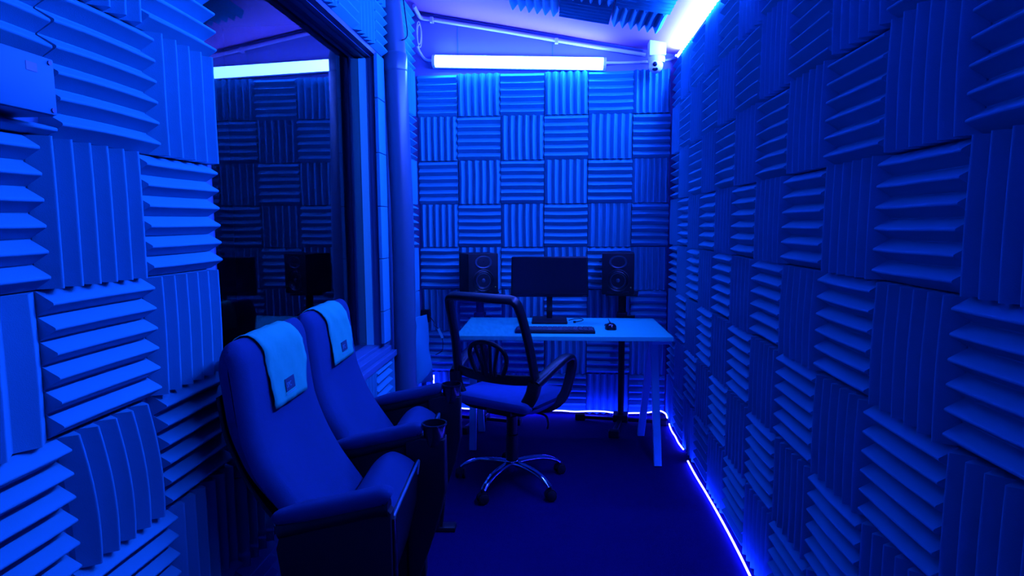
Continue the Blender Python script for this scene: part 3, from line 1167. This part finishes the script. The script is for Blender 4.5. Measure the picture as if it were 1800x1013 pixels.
# seat cushion with waterfall front
prof = [(-.205, .455), (-.215, .480), (-.200, .505), (-.10, .512), (.05, .508), (.16, .503), (.215, .485), (.228, .462), (.215, .438), (.1, .432), (-.1, .434)]
cl = [tuple(p[:2]) for p in catmull([(a, c, 0) for a, c in prof + [prof[0]]], 3)][:-1]
b = pillow(cl, .232, .035, 5)
bmesh.ops.rotate(b, verts=b.verts, matrix=Matrix.Rotation(PI / 2, 3, 'Z'))
obj('seat', b, M['seat_fabric'], t, True)


def bk(r, z):
    """Point of the back's surface at side r and height z."""
    k = (z - .60) / .40
    f = -.155 - .105 * k + .015 * math.sin(PI * min(1, max(0, k)))
    return Vector((r, f - .028 * (1 - (r / .22) ** 2), z))


fr = [bk(s * rr, zz) for s, lst in ((-1, ((.232, .575), (.226, .66), (.216, .78), (.207, .90), (.200, .975))), ) for rr, zz in lst]
fl = [bk(-rr, zz) for rr, zz in ((.232, .575), (.227, .66), (.218, .78), (.209, .90), (.200, .97), (.190, .994))]
tp = [bk(r, 1.004 + .006 * (1 - (r / .2) ** 2)) for r in (-.165, -.08, 0, .08, .165)]
frr = [bk(rr, zz) for rr, zz in ((.190, .994), (.200, .97), (.209, .90), (.218, .78), (.227, .66), (.232, .575))]
bo = obj('back_frame', band(fl + tp + frr, .030, .052, 5, Vector((0, 1, 0)), None), M['black'], t, True)
obj('lower_bar', band([bk(r, .612 - .012 * (1 - (r / .23) ** 2)) for r in (-.225, -.12, 0, .12, .225)], .05, .02, 5, Vector((0, 1, 0))), M['black'], bo, True)
bm = bmesh.new()
rows = [[bm.verts.new(bk((.223 - .022 * k / 12) * (-1 + j / 6), .62 + .38 * k / 12) + Vector((0, .004, 0))) for j in range(13)] for k in range(13)]
for a, b in zip(rows, rows[1:]):
    for j in range(12):
        bm.faces.new((a[j], a[j + 1], b[j + 1], b[j]))
mo = obj('back_mesh', bm, M['mesh'], t, True)
mo['label'] = 'see-through blue mesh'
# fan-shaped lumbar support
off = Vector((0, -.022, 0))
lum = []
arch = [(-.075, .625), (-.098, .675), (-.105, .725), (-.085, .762), (-.035, .785), (.03, .786), (.085, .762), (.108, .722), (.102, .675), (.080, .625)]
lum.append(band([bk(a, z) + off for a, z in arch], .022, .020, 5, Vector((0, 1, 0))))
for ax, bx in ((-.030, -.070), (-.010, -.024), (.012, .026), (.032, .074)):
    lum.append(band([bk(ax * 1.2, .618) + off, bk(ax * 1.15, .655) + off, bk((ax + bx) / 2, .71) + off, bk(bx, .775) + off], .017, .016, 5, Vector((0, 1, 0))))
obj('lumbar_support', join(*lum), M['black'], t, True)
for s in (-1, 1):
    ar = obj('armrest', band([(s * .236, -.165, .595), (s * .255, -.09, .632), (s * .270, 0, .668), (s * .275, .08, .685), (s * .275, .125, .672), (s * .274, .142, .63),
                              (s * .268, .125, .56), (s * .255, .085, .48), (s * .20, .04, .428), (s * .10, .01, .415)], .052, .030, 6, Z, [1.25, 1.25, 1.2, 1.15, 1.1, 1.05, 1., 1., 1., 1.]), M['black'], t, True)
    obj('arm_strut', band([(s * .236, -.165, .60), (s * .222, -.175, .54), (s * .17, -.165, .465), (s * .09, -.10, .425), (s * .04, -.03, .415)], .062, .034, 6, Vector((0, 1, 0)), [1.15, 1.1, 1., .85, .8]), M['black'], t, True)

# ------------------------------------------------------------------ small things in the corner behind the pipe
t = thing('wall_socket', 'small black socket box on the back corner wall above the peeling foam', 'socket', (-.945, 4.17, .70))
obj('body', nb(((-.03, -.03, -.04), (.03, .012, .05)), bev=.004), M['black'], t)
obj('plug', nb(((-.014, -.055, -.01), (.014, -.03, .018)), bev=.003), M['black_matte'], t)
t = thing('tagged_cable', 'thin cable with a white paper tag hanging behind the pipe', 'cable', (-.83, 4.08, .60))
obj('cord', tube([(-.085, .08, .10), (-.045, .03, .07), (-.035, .0, .05), (.0, .0, .02), (.02, .0, -.04), (.02, .0, -.12), (-.01, .02, -.15), (-.04, .05, -.17)], .003, 6, 6), M['cable'], t, True)
b = nb(((-.009, -.002, -.036), (.009, .002, .036)), bev=.0006)
bmesh.ops.rotate(b, verts=b.verts, matrix=Matrix.Rotation(-.45, 3, 'Y') if False else Matrix.Rotation(.42, 3, 'Y'))
bmesh.ops.transform(b, matrix=Matrix.Scale(-1, 4, (1, 0, 0)), verts=b.verts)
o = obj('paper_tag', b, M['tag'], t)
o.location = (.008, -.004, -.005)
